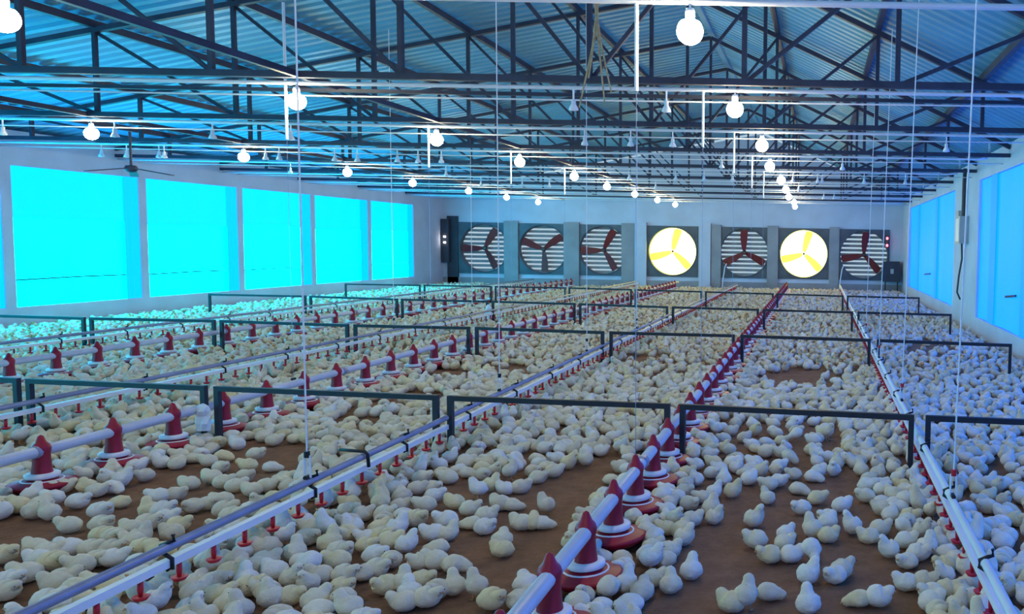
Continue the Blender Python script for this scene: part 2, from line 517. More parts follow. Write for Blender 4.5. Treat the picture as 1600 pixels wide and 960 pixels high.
prof = [(FAN_R + 0.03, -0.06), (FAN_R + 0.015, -0.075), (FAN_R - 0.005, -0.05), (FAN_R - 0.012, 0.10)]
m_rim.add([(r * math.cos(2 * PI * k / n), y, r * math.sin(2 * PI * k / n)) for r, y in prof for k in range(n)],
          [(i * n + k, i * n + (k + 1) % n, (i + 1) * n + (k + 1) % n, (i + 1) * n + k) for i in range(3) for k in range(n)])
m_rim = m_rim.mesh('rim', 'fan_housing', True)
def blade_mesh(m):
    mb = MB()
    secs = [(0.06, 0.05, 0.35), (0.20, 0.085, 0.42), (0.40, 0.11, 0.38), (0.58, 0.12, 0.32), (0.70, 0.11, 0.28), (0.715, 0.07, 0.28)]
    vs = []
    for r, w, tw in secs:
        for sx, th in ((-1, -0.006), (1, -0.006), (1, 0.006), (-1, 0.006)):
            vs.append((sx * w * math.cos(tw) - 0.02 * math.sin(r * 4), sx * w * math.sin(tw) * 0.6 + th + 0.03, r))
    fs = []
    for i in range(len(secs) - 1):
        for k in range(4):
            fs.append((i * 4 + k, i * 4 + (k + 1) % 4, (i + 1) * 4 + (k + 1) % 4, (i + 1) * 4 + k))
    fs += [(3, 2, 1, 0), tuple(len(vs) - 4 + k for k in range(4))]
    return mb.add(vs, fs).mesh('blade', m)
m_blade, m_blade_washout = blade_mesh('fan_red'), blade_mesh('blade_washout')
m_hub = MB().tube([(0, -0.03, 0), (0, 0.0, 0), (0, 0.07, 0)], [0.05, 0.075, 0.075], 14).mesh('hub', 'fan_hub', False)
m_hub_small = MB().tube([(0, -0.03, 0), (0, 0.07, 0)], [0.035, 0.04], 14).mesh('hub', 'fan_hub', False)
m_slat = MB().bar((-FAN_R, 0, 0), (FAN_R, 0, 0), 0.012, 0.095, up=(0, 0.62, 0.78)).mesh('louver_slat', 'louver')
m_glow = MB().add([(0.742 * math.cos(2 * PI * k / 40), 0.13, 0.742 * math.sin(2 * PI * k / 40)) for k in range(40)], [tuple(range(40))]).mesh('daylight_disc', 'fan_glow')  # self-lit disc standing in for daylight through the open shutter
FA = [(180, 58, 298), (157, 35, 272), (180, 62, 300), None, (90, 207, 332), None, (84, 190, 312)]
FANL = ['leftmost of the seven, red blade pointing left', 'second from the left with red Y-shaped blades', 'third from the left with red blades',
        'glowing bright yellow, left of the two lit ones', 'between the two glowing fans, red blades upside down Y',
        'glowing bright yellow, right of the two lit ones', 'rightmost of the seven with red blades']
for i, x in enumerate(fan_x):
    lit = FA[i] is None
    t = thing('exhaust_fan', 'round wall exhaust fan, ' + FANL[i], 'fan', (x, YB, FAN_Z), 'exhaust fans in the end wall')
    put('housing', m_housing, t); put('rim', m_rim, t)
    put('hub', m_hub_small if lit else m_hub, t)
    for a in (FA[i] or (75, 195, 315)):
        b = put('blade', m_blade_washout if lit else m_blade, t)
        b.rotation_euler = (0, math.radians(90 - a), 0)
    if lit:
        put('daylight_disc', m_glow, t)
    else:
        for k in range(11):
            z = -0.69 + k * 1.38 / 10
            s = put('louver_slat', m_slat, t, (0, 0.20, z))
# ------------------------------------------------------------------ end wall fittings
p = at_depth(689, 385, YB - 0.12)
t = thing('control_cabinet', 'narrow dark control cabinet with two small lights left of the fans', 'cabinet', (max(p.x, XL + 0.14), YB, 0.9))
MB().box(-0.12, 0.12, -0.22, -0.001, -0.20, 1.15).build('body', 'cabinet_blue', t)
for z in (0.60, 0.42):
    MB().lathe([(0.0, -0.03), (0.035, -0.02), (0.035, 0.02), (0.0, 0.03)], 10, (0, -0.23, z)).build('indicator_light', 'led_white', t)
a, b = at_depth(700, 390, YB).x, at_depth(717, 390, YB).x
d = tag(put('door_1', None, None, (a, YB, 0)), 'dark narrow door at the left of the end wall', kind='structure')
MB().box(0, b - a, -0.06, -0.002, 0.0, 2.15).build('door_leaf', 'cabinet_blue', d)
MB().box(0.04, 0.07, -0.10, -0.06, 1.0, 1.12).build('door_handle', 'box_grey', d)
p = at_depth(1393, 435, YB - 0.3)
t = thing('motor_cabinet', 'small dark cabinet below the rightmost fan by the right wall', 'cabinet', (p.x, YB, 0.0))
MB().box(-0.26, 0.24, -0.45, -0.11, 0.35, 0.98).build('body', 'cabinet_blue', t)
MB().box(-0.22, -0.18, -0.42, -0.38, 0, 0.35).build('leg', 'cabinet_blue', t)
MB().box(0.16, 0.20, -0.42, -0.38, 0, 0.35).build('leg', 'cabinet_blue', t)
MB().box(-0.05, 0.05, -0.46, -0.45, 0.60, 0.75).build('panel', 'box_grey', t)
p = at_depth(1386, 378, YB - 0.1)
t = thing('warning_light', 'small red warning light right of the last fan', 'light', (p.x, YB - 0.101, p.z))
MB().box(-0.04, 0.04, -0.03, 0.10, -0.22, 0.2).build('bracket', 'cabinet_blue', t)
for z in (-0.12, 0.1):
    MB().lathe([(0.0, -0.04), (0.035, -0.02), (0.035, 0.03), (0.0, 0.045)], 10, (0, -0.05, z)).build('lamp', 'led_red', t)
for k, (px, nm) in enumerate(((1130, 'fan between the glowing fans'), (1313, 'rightmost fan'))):
    p = at_depth(px, 430, YB - 0.2)
    o = MB().tube([(p.x + 0.10, p.y, 0.82), (p.x + 0.05, p.y, 0.70), (p.x, p.y, 0.35), (p.x - 0.03, p.y, 0.0)], 0.02, 6).build('wall_pole', 'pipe_white')
    tag(o, 'thin white bent pole leaning by the %s' % nm, 'pole')

# electrical box with cable on the right wall
t = thing('electrical_box', 'grey electrical box with hanging cable on the right wall pier', 'electrical box', (XR, 15.2, 1.50))
MB().box(-0.16, -0.001, -0.22, 0.22, 0.02, 0.50).build('case', 'box_grey', t)
MB().box(-0.17, -0.16, -0.18, 0.18, 0.06, 0.46).build('door', 'pipe_white', t)
MB().tube([(-0.06, 0.05, 0.50), (-0.06, 0.05, 1.10), (-0.05, 0.05, 1.35)], 0.035, 8).build('conduit', 'cabinet_blue', t)
MB().tube([(-0.08, 0, 0.02), (-0.07, 0.0, -0.25), (-0.11, 0.03, -0.55), (-0.13, 0.05, -0.85), (-0.07, 0.06, -0.98)], 0.018, 6).build('cable', 'cabinet_blue', t, smooth=True)
MB().box(-0.10, -0.001, 0.32, 0.62, 0.42, 0.62).build('junction_box', 'box_grey', t)

# ceiling fan near the left wall
p = at_depth(205, 264, 11.2)
t = thing('ceiling_fan', 'dark ceiling fan hanging in front of the first left window', 'fan', p)
MB().tube([(0, 0, 0.02), (0, 0, CH_Z - p.z + 0.03)], 0.015, 6).build('rod', 'steel_dark', t)
MB().lathe([(0.0, 0.05), (0.06, 0.04), (0.08, 0.0), (0.05, -0.04), (0.0, -0.05)], 12).build('motor', 'steel_dark', t, smooth=True)
for a in (5, 125, 245):
    ca, sa = math.cos(math.radians(a)), math.sin(math.radians(a))
    MB().bar((ca * 0.08, sa * 0.08, 0), (ca * 0.50, sa * 0.50, -0.07), 0.09, 0.012).build('blade', 'steel_dark', t)

# straw rope hanging from the ridge
t = thing('straw_rope', 'frayed straw coloured rope ends dangling from the roof ridge', 'rope', (at_depth(930, 90, 6.5).x, 6.5, 2.55))
for k, (dx0, dx1, zt, zb) in enumerate(((0, 0.02, 1.6, 0.55), (0.03, -0.12, 0.75, -0.10), (-0.01, 0.12, 0.75, 0.02), (0.02, -0.05, 0.7, 0.12), (0.0, 0.07, 0.72, -0.05))):
    MB().tube([(dx0, 0, zt), ((dx0 * .5 + dx1 * .3), 0.02, zt * .55 + zb * .45), (dx1, 0, zb)], [0.012, 0.009, 0.006], 5).build('strand', 'rope_straw', t)

# ------------------------------------------------------------------ fence frames
FROWS = [('front', [(2.2, 5.08), (.65, 5.26), (-.92, 5.49), (-2.5, 5.64), (-4.2, 5.84), (-5.65, 6.0), (-7.3, 6.2)]),
         ('second', [(2.18, 9.32), (.64, 9.58), (-.92, 9.79), (-2.46, 9.89), (-4.12, 10.12), (-5.6, 10.17), (-7.37, 10.41), (-9.0, 10.44), (-10.6, 10.6)]),
         ('third', [(2.15, 13.4), (.6, 13.56), (-.92, 13.75), (-2.43, 13.95), (-4.05, 14.29), (-5.6, 14.5), (-7.2, 14.6), (-8.98, 14.95), (-10.8, 15.0)]),
         ('rearmost', [(2.15, 17.68), (.57, 17.87), (-.92, 18.2), (-2.5, 18.55), (-4.1, 18.85), (-5.64, 19.1), (-7.3, 19.1), (-8.9, 19.1), (-10.65, 19.06)])]
FH = 0.40
def fence_y(row, x):
    pts = FROWS[row][1]
    for (xb, yb), (xa, ya) in zip(pts, pts[1:]):
        if xa <= x <= xb: return ya + (yb - ya) * (x - xa) / (xb - xa)
    return -9
for ri, (nm, pts) in enumerate(FROWS):
    for k in range(len(pts) - 1):
        pb, pa = Vector((*pts[k], 0)), Vector((*pts[k + 1], 0))
        d = (pb - pa).normalized() * 0.035
        pa, pb = pa + d, pb - d
        c = (pa + pb) / 2
        L = (pb - pa).length
        t = thing('fence_frame', 'black steel fence frame in the %s row, %s from the right wall' % (nm, ordinal(k)), 'fence', c,
                  'black fence frames across the floor', rz=math.atan2(pb.y - pa.y, pb.x - pa.x))
        w = 0.034
        MB().box(-L / 2, L / 2, -w / 2, w / 2, FH - w, FH).build('top_bar', 'fence_black', t)
        for sx in (-1, 1):
            xx = sx * (L / 2 - w / 2)
            MB().box(xx - w / 2, xx + w / 2, -w / 2, w / 2, 0, FH - w).build('post', 'fence_black', t)
def bag(p, label, sx=0.055, h=0.19, z0=0.10):
    t = []
    q = random.Random(5)
    n = 12
    prof = [(0.1, 0), (0.8, 0.02), (1, 0.3), (0.75, 0.55), (0.9, 0.75), (0.6, 0.9), (0.15, 1.0)]
    mb = MB()
    vs = [(sx * r * (1 + q.uniform(-.25, .25)) * math.cos(2 * PI * k / n), sx * .7 * r * (1 + q.uniform(-.25, .25)) * math.sin(2 * PI * k / n), h * z) for r, z in prof for k in range(n)]
    fs = [(i * n + k, i * n + (k + 1) % n, (i + 1) * n + (k + 1) % n, (i + 1) * n + k) for i in range(len(prof) - 1) for k in range(n)]
    fs += [tuple(range(n - 1, -1, -1)), tuple(len(vs) - n + k for k in range(n))]
    o = mb.add(vs, fs).build('plastic_bag', 'bag_white', None, (p.x, p.y, z0))
    tag(o, label, 'plastic bag')
bag(Vector((-4.2, 5.76, 0)), 'crumpled white plastic bag between two posts of the front fence row')
bag(Vector((-5.6, 14.42, 0)), 'crumpled white plastic bag between two posts of the third fence row', 0.07, 0.28, 0.06)

# ------------------------------------------------------------------ feeder lines
PIPE_Z = 0.24
def feeder_meshes(nseg):
    pan = MB().lathe([(0.03, 0.014), (0.10, 0.014), (0.135, 0.035), (0.152, 0.055), (0.152, 0.066), (0.140, 0.070), (0.06, 0.088)], nseg)
    ring = MB().lathe([(0.066, 0.090), (0.078, 0.095), (0.079, 0.113), (0.070, 0.119), (0.042, 0.119)], nseg)
    band = MB().lathe([(0.096, 0.0795), (0.096, 0.0835), (0.090, 0.085), (0.088, 0.081)], nseg)
    cone = MB().lathe([(0.052, 0.085), (0.047, 0.125), (0.042, 0.165), (0.040, 0.20), (0.040, 0.225), (0.043, 0.24)], nseg)
    cap = MB().lathe([(0.042, 0.238), (0.045, 0.256), (0.039, 0.275), (0.025, 0.29), (0.013, 0.322), (0.0, 0.33)], nseg)
    foot = MB().tube([(0, 0, 0.0), (0, 0, 0.02)], 0.03, 6)
    return [('pan', pan, 'feeder_red'), ('cone', cone, 'feeder_red'), ('cap', cap, 'feeder_red'), ('ring', ring, 'ring_white'), ('band', band, 'ring_white'), ('foot', foot, 'feeder_red')]
near_parts = [(n_, mb.mesh(n_, m, True)) for n_, mb, m in feeder_meshes(20)]
far = MB()
for n_, mb, m in feeder_meshes(9):
    far.mi = 1 if m == 'ring_white' else 0
    far.add(mb.v, mb.f)
far_mesh = far.mesh('feeder', ['feeder_red', 'ring_white'], True)
LINES_F = [(-0.95, 2.51, 'centre feeder line'), (-4.27, 3.66, 'middle left feeder line'), (-7.42, 6.31, 'far left feeder line')]
FSTEP = 0.48
PANS = []
for x, ys, nm in LINES_F:
    t = thing('feeder_pipe', 'long pale feed pipe of the ' + nm, 'pipe', (x, 0, PIPE_Z), 'feed pipes')
    MB().tube([(0, 1.2, 0), (0, YB - 0.9, 0)], 0.031, 12).build('tube', 'feed_tube', t, smooth=True)
    y = 1.6
    while y < YB - 1:
        MB().tube([(0, y - 0.03, 0), (0, y + 0.03, 0)], 0.036, 12).build('joint_sleeve', 'pipe_grey', t, smooth=True)
        y += 3.0
    n = 0
    y = ys
    while y < YB - 1.2:
        lab = 'red pan feeder on the %s, %s from the camera' % (nm, ordinal(n))
        PANS.append((x, y, n, nm))
        if y < 12:
            f = thing('pan_feeder', lab, 'feeder', (x, y, 0), 'red feeders on the ' + nm)
            for n_, me in near_parts:
                put(n_, me, f)
        else:
            f = tag(put('pan_feeder', far_mesh, None, (x, y, 0)), lab, 'feeder', 'red feeders on the ' + nm)
        y += FSTEP
        n += 1

# ------------------------------------------------------------------ drinker lines
m_nip = MB().tube([(0, 0, -0.015), (0, 0, -0.05), (0, 0, -0.075)], [0.010, 0.010, 0.007], 8)
m_nip.lathe([(0.0, -0.090), (0.020, -0.088), (0.030, -0.074), (0.027, -0.073), (0.0, -0.080)], 10)
nip_v, nip_f = m_nip.v, m_nip.f
m_nip = m_nip.mesh('nipple', 'nipple_red', True)
m_hang = MB().tube([(0.028, 0, 0.115), (0.030, 0, 0.09), (0.012, 0, 0.085), (-0.022, 0, 0.07), (-0.022, 0, 0.045), (0.0, 0, 0.032), (0.02, 0, 0.02), (0.02, 0, -0.02), (0, 0, -0.025)], 0.008, 6).mesh('hanger_clip', 'clip_black', True)
LINES_D = [(0.655, 'right drinker line'), (-2.47, 'centre left drinker line'), (-5.50, 'outer left drinker line'), (-8.67, 'drinker line by the left wall')]
CLIPS = []
for x, nm in LINES_D:
    t = thing('drinker_line', 'white %s with red nipples and black clips' % nm, 'drinker line', (x, 0, 0.19), 'drinker lines')
    MB().tube([(0, 1.2, 0.062), (0, YB - 0.9, 0.062)], 0.018, 10).build('support_tube', 'pipe_grey' if x < 0 else 'pipe_white', t, smooth=True)
    MB().box(-0.016, 0.016, 1.2, YB - 0.9, -0.014, 0.016).build('water_pipe', 'pipe_white', t)
    y, n = 1.31, 0
    while y < YB - 1:
        if y < 16:
            put('hanger_clip', m_hang, t, (0, y, 0))
            CLIPS.append((x, y))
        y += 0.93
    y = 1.9
    rest = MB()
    while y < YB - 1:
        if y < 12:
            put('nipple', m_nip, t, (0, y, 0))
        else:
            rest.add([(a, b + y, c) for a, b, c in nip_v], nip_f)
        y += 0.19
    tag(rest.build('distant_nipples', 'nipple_red', t), kind='stuff')

# hanging cords that carry the lines
CORDS = [(x, y0 + 2.5 * k, nm) for x, nm, y0, kk in ((-2.47, 'centre left drinker line', 4.07, 4), (0.655, 'right drinker line', 3.95, 4), (-0.95, 'centre feeder line', 4.43, 5),
         (-4.30, 'middle left feeder line', 6.93, 4), (-5.50, 'outer left drinker line', 11.0, 2)) for k in range(kk)]
cc = {}
for x, y, nm in CORDS:
    j = cc[nm] = cc.get(nm, -1) + 1
    drink = 'drinker' in nm
    zt = 0.275 if drink else PIPE_Z + 0.032
    t = thing('suspension_line', 'thin white cord rising from the %s, %s from the camera' % (nm, ordinal(j)), 'cord', (x, y, zt), 'white suspension cords')
    top = roof_z(x) - zt - 0.05
    if drink:
        MB().tube([(0, 0, 0.10), (0.06 if x > 0 else 0, 0, top)], 0.0042, 5).build('cord', 'cord_white', t)
        MB().tube([(0, 0, 0.10), (0, 0, 0.13)], 0.014, 8).build('adjuster', 'nipple_red' if x > 0 else 'clip_black', t)
        for sx in (-1, 1):
            MB().tube([(sx * 0.015, 0, 0), (sx * 0.012, 0, 0.11)], 0.005, 5).build('loop_side', 'cord_white', t)
    else:
        MB().tube([(0, 0, 0), (0, 0, 2.25 - zt)], 0.0016, 4).build('cord', 'pipe_grey', t)
        MB().tube([(0, 0, 2.22 - zt), (0, 0, min(top, 3.3 - zt if j == 0 else 2.69 - zt))], 0.011, 6).build('drop_tube', 'cord_white', t)
    MB().tube([(0, -0.02, 0.002), (0, 0.02, 0.002)], 0.012, 6).build('ring', 'clip_black', t)

# black hooked rod lying on the drinker line
p0, p1 = ground(531, 703, 0.285), ground(570, 706, 0.285)
o = MB().tube([p0, p0.lerp(p1, .5), p1, (p1.x + 0.015, p1.y, 0.27), (p1.x + 0.02, p1.y, 0.20)], 0.009, 6).build('hooked_rod', 'clip_black', smooth=True)
tag(o, 'short black hooked rod lying across the centre left drinker line', 'rod')

# ------------------------------------------------------------------ chicks
def loft(spine, nseg, legs=None, wing=True, jitter=0.0, seed=0, eyes=True, turn=0.0, lump=0.0):
    """one continuous skin from tail to beak: spine = (x, z, half width, half height)"""
    q = random.Random(seed)
    xs = [s_[0] for s_ in spine]
    P = [Vector((x, turn * max(0.0, (x - 0.012) / 0.06) ** 1.4, z)) for x, z, a, b in spine]
    ph = [q.uniform(0, 6.28) for _ in range(6)]
    mb = MB()
    n = nseg
    vs, fs, mi = [], [], []
    N = len(spine)
    for i, (x, z, ry, rz) in enumerate(spine):
        d = (P[min(i + 1, N - 1)] - P[max(i - 1, 0)]).normalized()
        up = Vector((-d.z, 0, d.x)).normalized()
        sd = Vector((-d.y * 0.9, 1, 0)).normalized()
        for k in range(n):
            a = 2 * PI * k / n
            c, s = math.cos(a), math.sin(a)
            r = 1.0
            if wing and 0.15 < i / N < 0.52:
                r += 0.13 * max(0, math.cos(2.4 * (a if a < PI / 2 else abs(PI - a)) - 0.3)) * (0.6 if i / N < .22 else 1) * (1 if math.sin(a) > -0.35 else 0)
            r *= 1 + q.uniform(-jitter, jitter)
            if lump and i < N - 3:
                r *= 1 + lump * (math.sin(3 * a + ph[0] + i * .55) * math.sin(i * .9 + ph[1]) + .6 * math.sin(5 * a + ph[2] - i * .8) + .5 * math.sin(2 * a + ph[3] + i * 1.3))
            v = P[i] + sd * (c * ry * r) + up * (s * rz * r)
            vs.append((v.x, v.y, max(v.z, 0.003)))
    for i in range(N - 1):
        for k in range(n):
            fs.append((i * n + k, i * n + (k + 1) % n, (i + 1) * n + (k + 1) % n, (i + 1) * n + k))
            mi.append(1 if i >= N - 3 else 0)
    fs.append(tuple(range(n - 1, -1, -1))); mi.append(0)
    fs.append(tuple((N - 1) * n + k for k in range(n))); mi.append(1)
    mb.add(vs, fs)
    mb.m = mi
    if eyes:
        x, z, ry, rz = spine[N - 5]
        mb.mi = 2
        for sy in (-1, 1):
            c = Vector((x + 0.004, P[N - 5].y + sy * ry * 0.93, z + rz * 0.25))
            e = 0.0030
            mb.add([c + Vector((e, 0, 0)), c + Vector((-e, 0, 0)), c + Vector((0, e, 0)), c + Vector((0, -e, 0)), c + Vector((0, 0, e)), c + Vector((0, 0, -e))],
                   [(0, 2, 4), (2, 1, 4), (1, 3, 4), (3, 0, 4), (2, 0, 5), (1, 2, 5), (3, 1, 5), (0, 3, 5)])
    if legs:
        mb.mi = 3
        lx, lz = legs
        for sy in (-1, 1):
            mb.tube([(lx, sy * 0.016, lz), (lx - 0.004, sy * 0.018, lz * .5), (lx, sy * 0.018, 0.004), (lx + 0.02, sy * 0.020, 0.002)], [0.006, 0.004, 0.0035, 0.003], 5)
    return mb

def fine(sp, m):
    """Catmull-Rom refinement of a spine, the beak left as it is"""
    body, beak = sp[:-3], sp[-3:]
    out = []
    for i in range(len(body) - 1):
        p0, p1, p2, p3 = body[max(i - 1, 0)], body[i], body[i + 1], body[min(i + 2, len(body) - 1)]
        for j in range(m):
            t = j / m
            out.append(tuple(0.5 * (2 * b + (c - a) * t + (2 * a - 5 * b + 4 * c - d) * t * t + (3 * b - a - 3 * c + d) * t ** 3) for a, b, c, d in zip(p0, p1, p2, p3)))
    out.append(body[-1])
    return [(x, z, max(a, .001), max(b, .001)) for x, z, a, b in out] + beak

SP = {
 'lying': [(-.062, .040, .003, .003), (-.055, .040, .017, .015), (-.043, .040, .035, .030), (-.022, .043, .046, .041), (.002, .045, .047, .043),
           (.022, .049, .040, .039), (.035, .058, .031, .030), (.044, .066, .0255, .025), (.053, .069, .0235, .023), (.061, .067, .015, .015),
           (.063, .0665, .0065, .006), (.067, .065, .004, .004), (.071, .063, .001, .001)],
 'sitting alert': [(-.058, .036, .003, .003), (-.051, .037, .017, .015), (-.041, .040, .034, .031), (-.021, .045, .045, .043), (.000, .051, .045, .045),
           (.015, .064, .037, .037), (.022, .079, .028, .028), (.027, .091, .024, .024), (.034, .098, .023, .022), (.042, .098, .015, .015),
           (.044, .0975, .0065, .0065), (.048, .096, .004, .004), (.053, .094, .001, .001)],
 'sprawled asleep': [(-.064, .034, .003, .003), (-.056, .034, .017, .014), (-.043, .035, .036, .028), (-.020, .039, .048, .037), (.006, .038, .047, .036),
           (.027, .033, .036, .030), (.041, .029, .028, .026), (.052, .026, .024, .023), (.062, .024, .020, .019), (.070, .021, .012, .012),
           (.072, .020, .006, .006), (.076, .018, .004, .003), (.081, .016, .001, .001)],
 'standing': [(-.056, .064, .003, .003), (-.049, .064, .015, .015), (-.040, .065, .030, .029), (-.020, .067, .041, .040), (.002, .072, .041, .042),
           (.017, .084, .035, .035), (.026, .098, .027, .027), (.031, .109, .0235, .0235), (.039, .116, .023, .022), (.047, .116, .015, .015),
           (.049, .1155, .0065, .0065), (.053, .114, .004, .004), (.058, .112, .001, .001)],
 'pecking': [(-.054, .086, .003, .003), (-.047, .084, .015, .015), (-.037, .080, .031, .030), (-.018, .072, .043, .041), (.004, .063, .043, .041),
           (.021, .053, .034, .033), (.033, .045, .026, .026), (.042, .039, .0235, .023), (.050, .033, .021, .021), (.057, .027, .013, .013),
           (.059, .025, .0065, .0065), (.062, .021, .004, .004), (.065, .016, .001, .001)],
 'stretching upward': [(-.048, .044, .003, .003), (-.043, .047, .015, .015), (-.035, .053, .029, .028), (-.019, .064, .040, .039), (-.003, .082, .039, .038),
           (.008, .103, .032, .032), (.013, .122, .025, .025), (.016, .137, .022, .022), (.023, .147, .021, .021), (.031, .153, .013, .013),
           (.033, .155, .0065, .0065), (.037, .159, .004, .004), (.041, .163, .001, .001)]}
LEGS = {'standing': (0.0, 0.04), 'pecking': (0.005, 0.045), 'stretching upward': (-.005, 0.05)}
POSES = list(SP)
TN = list(TONES)
HI = {}
for p in POSES:
    for v in range(3):
        mb = loft(fine(SP[p], 3), 22, LEGS.get(p), True, 0.028, v * 10 + len(p), True, (0.0, 0.022, -0.024)[v], 0.028)
        for t_ in TN:
            HI[p, t_, v] = mb.mesh('chick', ['down_' + t_.replace(' ', '_'), 'beak', 'eye', 'leg_skin'], True)
MID = {(p, v): loft(SP[p], 10, LEGS.get(p), True, 0.05, 3 + v, False, (0.02, -0.024)[v]) for p in POSES for v in range(2)}
LO = {}
for p in POSES:
    s = SP[p]
    LO[p] = loft([s[0], s[2], s[4], s[6], s[8], s[10], s[12]], 6, None, False, 0.04, 4, False)

# chicks seen singly on the open floor: pixel of the base, heading in the room (degrees, 0 = right, 90 = away), pose
# L lying  U raised head  S sprawled  T standing  P pecking  X stretching
PC = {'L': 'lying', 'U': 'sitting alert', 'S': 'sprawled asleep', 'T': 'standing', 'P': 'pecking', 'X': 'stretching upward'}
HAND = """704 731 20 U;741 725 0 L;758 740 200 L;789 720 170 L;802 721 10 L;839 729 10 S;870 732 190 L;731 753 0 S;700 763 180 L;660 763 10 L;797 757 70 T;841 762 5 L;
866 752 0 L;789 780 180 L;814 778 0 L;747 788 180 T;768 776 30 U;781 805 170 L;800 805 355 S;852 807 165 U;814 836 185 L;833 834 90 L;848 834 350 S;710 803 170 L;
735 813 20 L;760 824 0 L;735 834 190 S;758 843 340 L;697 832 180 L;650 830 345 L;677 853 180 L;702 853 50 U;683 873 180 S;637 871 30 U;785 863 80 L;785 878 190 L;
664 807 200 L;679 792 20 L;652 780 0 L;677 778 345 L;622 845 40 U;597 857 0 L;602 822 350 L;572 859 180 L;625 807 0 L;588 888 340 L;590 910 330 L;566 916 190 S;
656 898 225 L;680 898 160 L;712 902 10 S;602 938 240 L;630 932 100 U;660 928 5 L;682 946 260 L;710 938 110 U;640 948 140 U;668 958 350 L;630 964 180 L;744 946 150 T;
770 962 330 L;822 934 120 L;812 960 70 L;1131 765 95 U;1171 764 60 L;1146 785 20 U;1096 794 190 L;1117 786 40 U;1200 773 180 L;1217 767 0 L;1198 795 130 U;1248 779 350 S;
1252 811 190 L;1277 795 20 L;1240 756 170 L;1271 759 350 S;1144 738 0 L;1179 738 180 L;1217 742 0 L;1115 738 170 L;1112 812 60 U;1117 827 15 U;1081 830 20 L;1179 831 25 U;
1042 827 100 L;1292 825 190 L;1315 807 20 L;1069 784 0 L;1042 782 160 L;1077 805 330 L;1181 687 300 U;1175 675 120 L;1142 686 0 L;1167 661 10 L;1212 667 0 L;1208 675 180 L;
1244 671 20 L;1244 686 0 L;1212 690 190 L;1221 702 0 L;1175 709 180 L;1198 717 20 L;1196 721 330 L;1258 652 160 L;1271 671 10 L;1271 702 180 L;1269 717 0 L;1290 682 0 L;
1040 844 160 L;1070 861 15 U;1020 874 45 L;1012 888 300 L;1048 936 100 U;1080 914 95 U;1180 864 190 L;1202 888 185 L;1228 852 60 L;1226 866 20 L;1236 887 10 L;1268 886 310 P;
1264 921 40 U;1304 921 200 L;1316 912 45 L;1202 947 350 S;1166 964 60 T;1142 966 180 L;1262 968 100 U;1004 948 90 L;1268 848 120 U;1294 834 60 L;1294 856 0 L;1284 822 110 L;
1010 838 30 L;1340 957 180 S;1372 957 350 L;1415 932 190 L;1445 932 0 L;1417 897 190 L;1435 885 0 L;1387 880 180 U;1415 865 0 L;1357 857 185 L;1375 845 15 L;1330 842 150 U;
1320 810 30 U;1377 812 180 L;1352 792 180 L;1355 775 0 L;1345 750 100 U;1375 772 20 L;1405 812 190 L;1422 825 350 L;1415 797 0 L;1410 775 180 L;1435 770 80 L;1455 810 0 L;
1467 802 20 L;1450 845 180 L;1467 867 90 U;1480 840 30 L;1492 867 60 X;1475 905 190 L;1495 895 30 L;1510 917 60 X;1520 932 40 L;1455 950 180 L;1480 945 0 L;1500 947 70 L;
1455 964 10 L;1520 962 0 L;83 795 180 L;123 801 0 L;187 800 180 S;77 820 160 U;108 840 185 L;158 816 10 L;160 837 0 L;29 808 160 L;52 791 80 U;77 779 0 L;100 777 20 L;4 889 10 L;
56 877 180 L;77 883 0 L;85 900 5 L;60 895 180 L;40 918 160 L;15 929 10 L;10 947 0 L;125 904 190 L;154 893 0 L;108 877 180 L;125 872 20 L;144 877 350 L;160 856 0 L;177 877 0 L;
179 893 10 L;179 858 340 L;208 866 180 L;221 860 70 U;206 845 190 L;231 837 0 L;260 829 20 L;233 816 150 U;256 816 10 L;279 839 0 L;269 852 180 L;248 793 190 L;275 789 10 L;
302 808 270 L;296 772 180 L;152 783 0 L;177 777 350 S;88 937 180 L;100 927 20 L;225 879 0 L;350 726 0 S;325 735 180 L;346 745 0 L;425 743 0 S;400 724 10 L;387 743 180 L;
331 762 180 L;350 770 10 L;383 760 0 L;417 776 350 L;394 782 180 L;369 776 0 L;446 764 10 L;442 770 180 L;327 803 0 L;348 799 180 L;352 816 0 L;429 702 0 L;333 910 110 X;
306 933 90 L;340 933 0 L;367 897 180 L;362 918 10 L;396 908 190 L;390 941 0 L;415 897 20 L;417 877 200 L;442 847 130 X;462 885 90 U;429 916 180 L;458 927 0 U;473 895 0 S;
500 922 180 L;540 920 350 L;527 897 180 L;531 883 10 L;587 885 0 L;423 958 150 U;456 954 345 L;494 962 90 L;535 939 0 L;535 958 270 L;481 860 0 L;517 870 90 U;487 843 180 L;
508 829 0 L;567 822 20 L;546 835 190 L;602 820 0 L;579 856 180 L;606 858 0 L;544 816 0 L;508 806 120 X;467 808 130 X;550 793 130 X;308 948 90 L;342 954 20 L"""

def inside(x, y, poly):
    c = False
    j = len(poly) - 1
    for i in range(len(poly)):
        xi, yi = poly[i]; xj, yj = poly[j]
        if (yi > y) != (yj > y) and x < (xj - xi) * (y - yi) / (yj - yi) + xi:
            c = not c
        j = i
    return c
OPEN = [[(-60, 815), (60, 806), (110, 772), (210, 762), (300, 722), (345, 706), (440, 692), (480, 700), (478, 748), (300, 850), (150, 915), (-60, 1010)],
        [(612, 848), (640, 795), (640, 768), (690, 748), (720, 738), (760, 748), (870, 738), (975, 716), (900, 840), (800, 1010), (590, 1010), (560, 958), (620, 905)],
        [(1090, 745), (1300, 745), (1345, 748), (1400, 830), (1400, 865), (1470, 1000), (1000, 1010), (1025, 930), (1050, 870), (1085, 800)]]
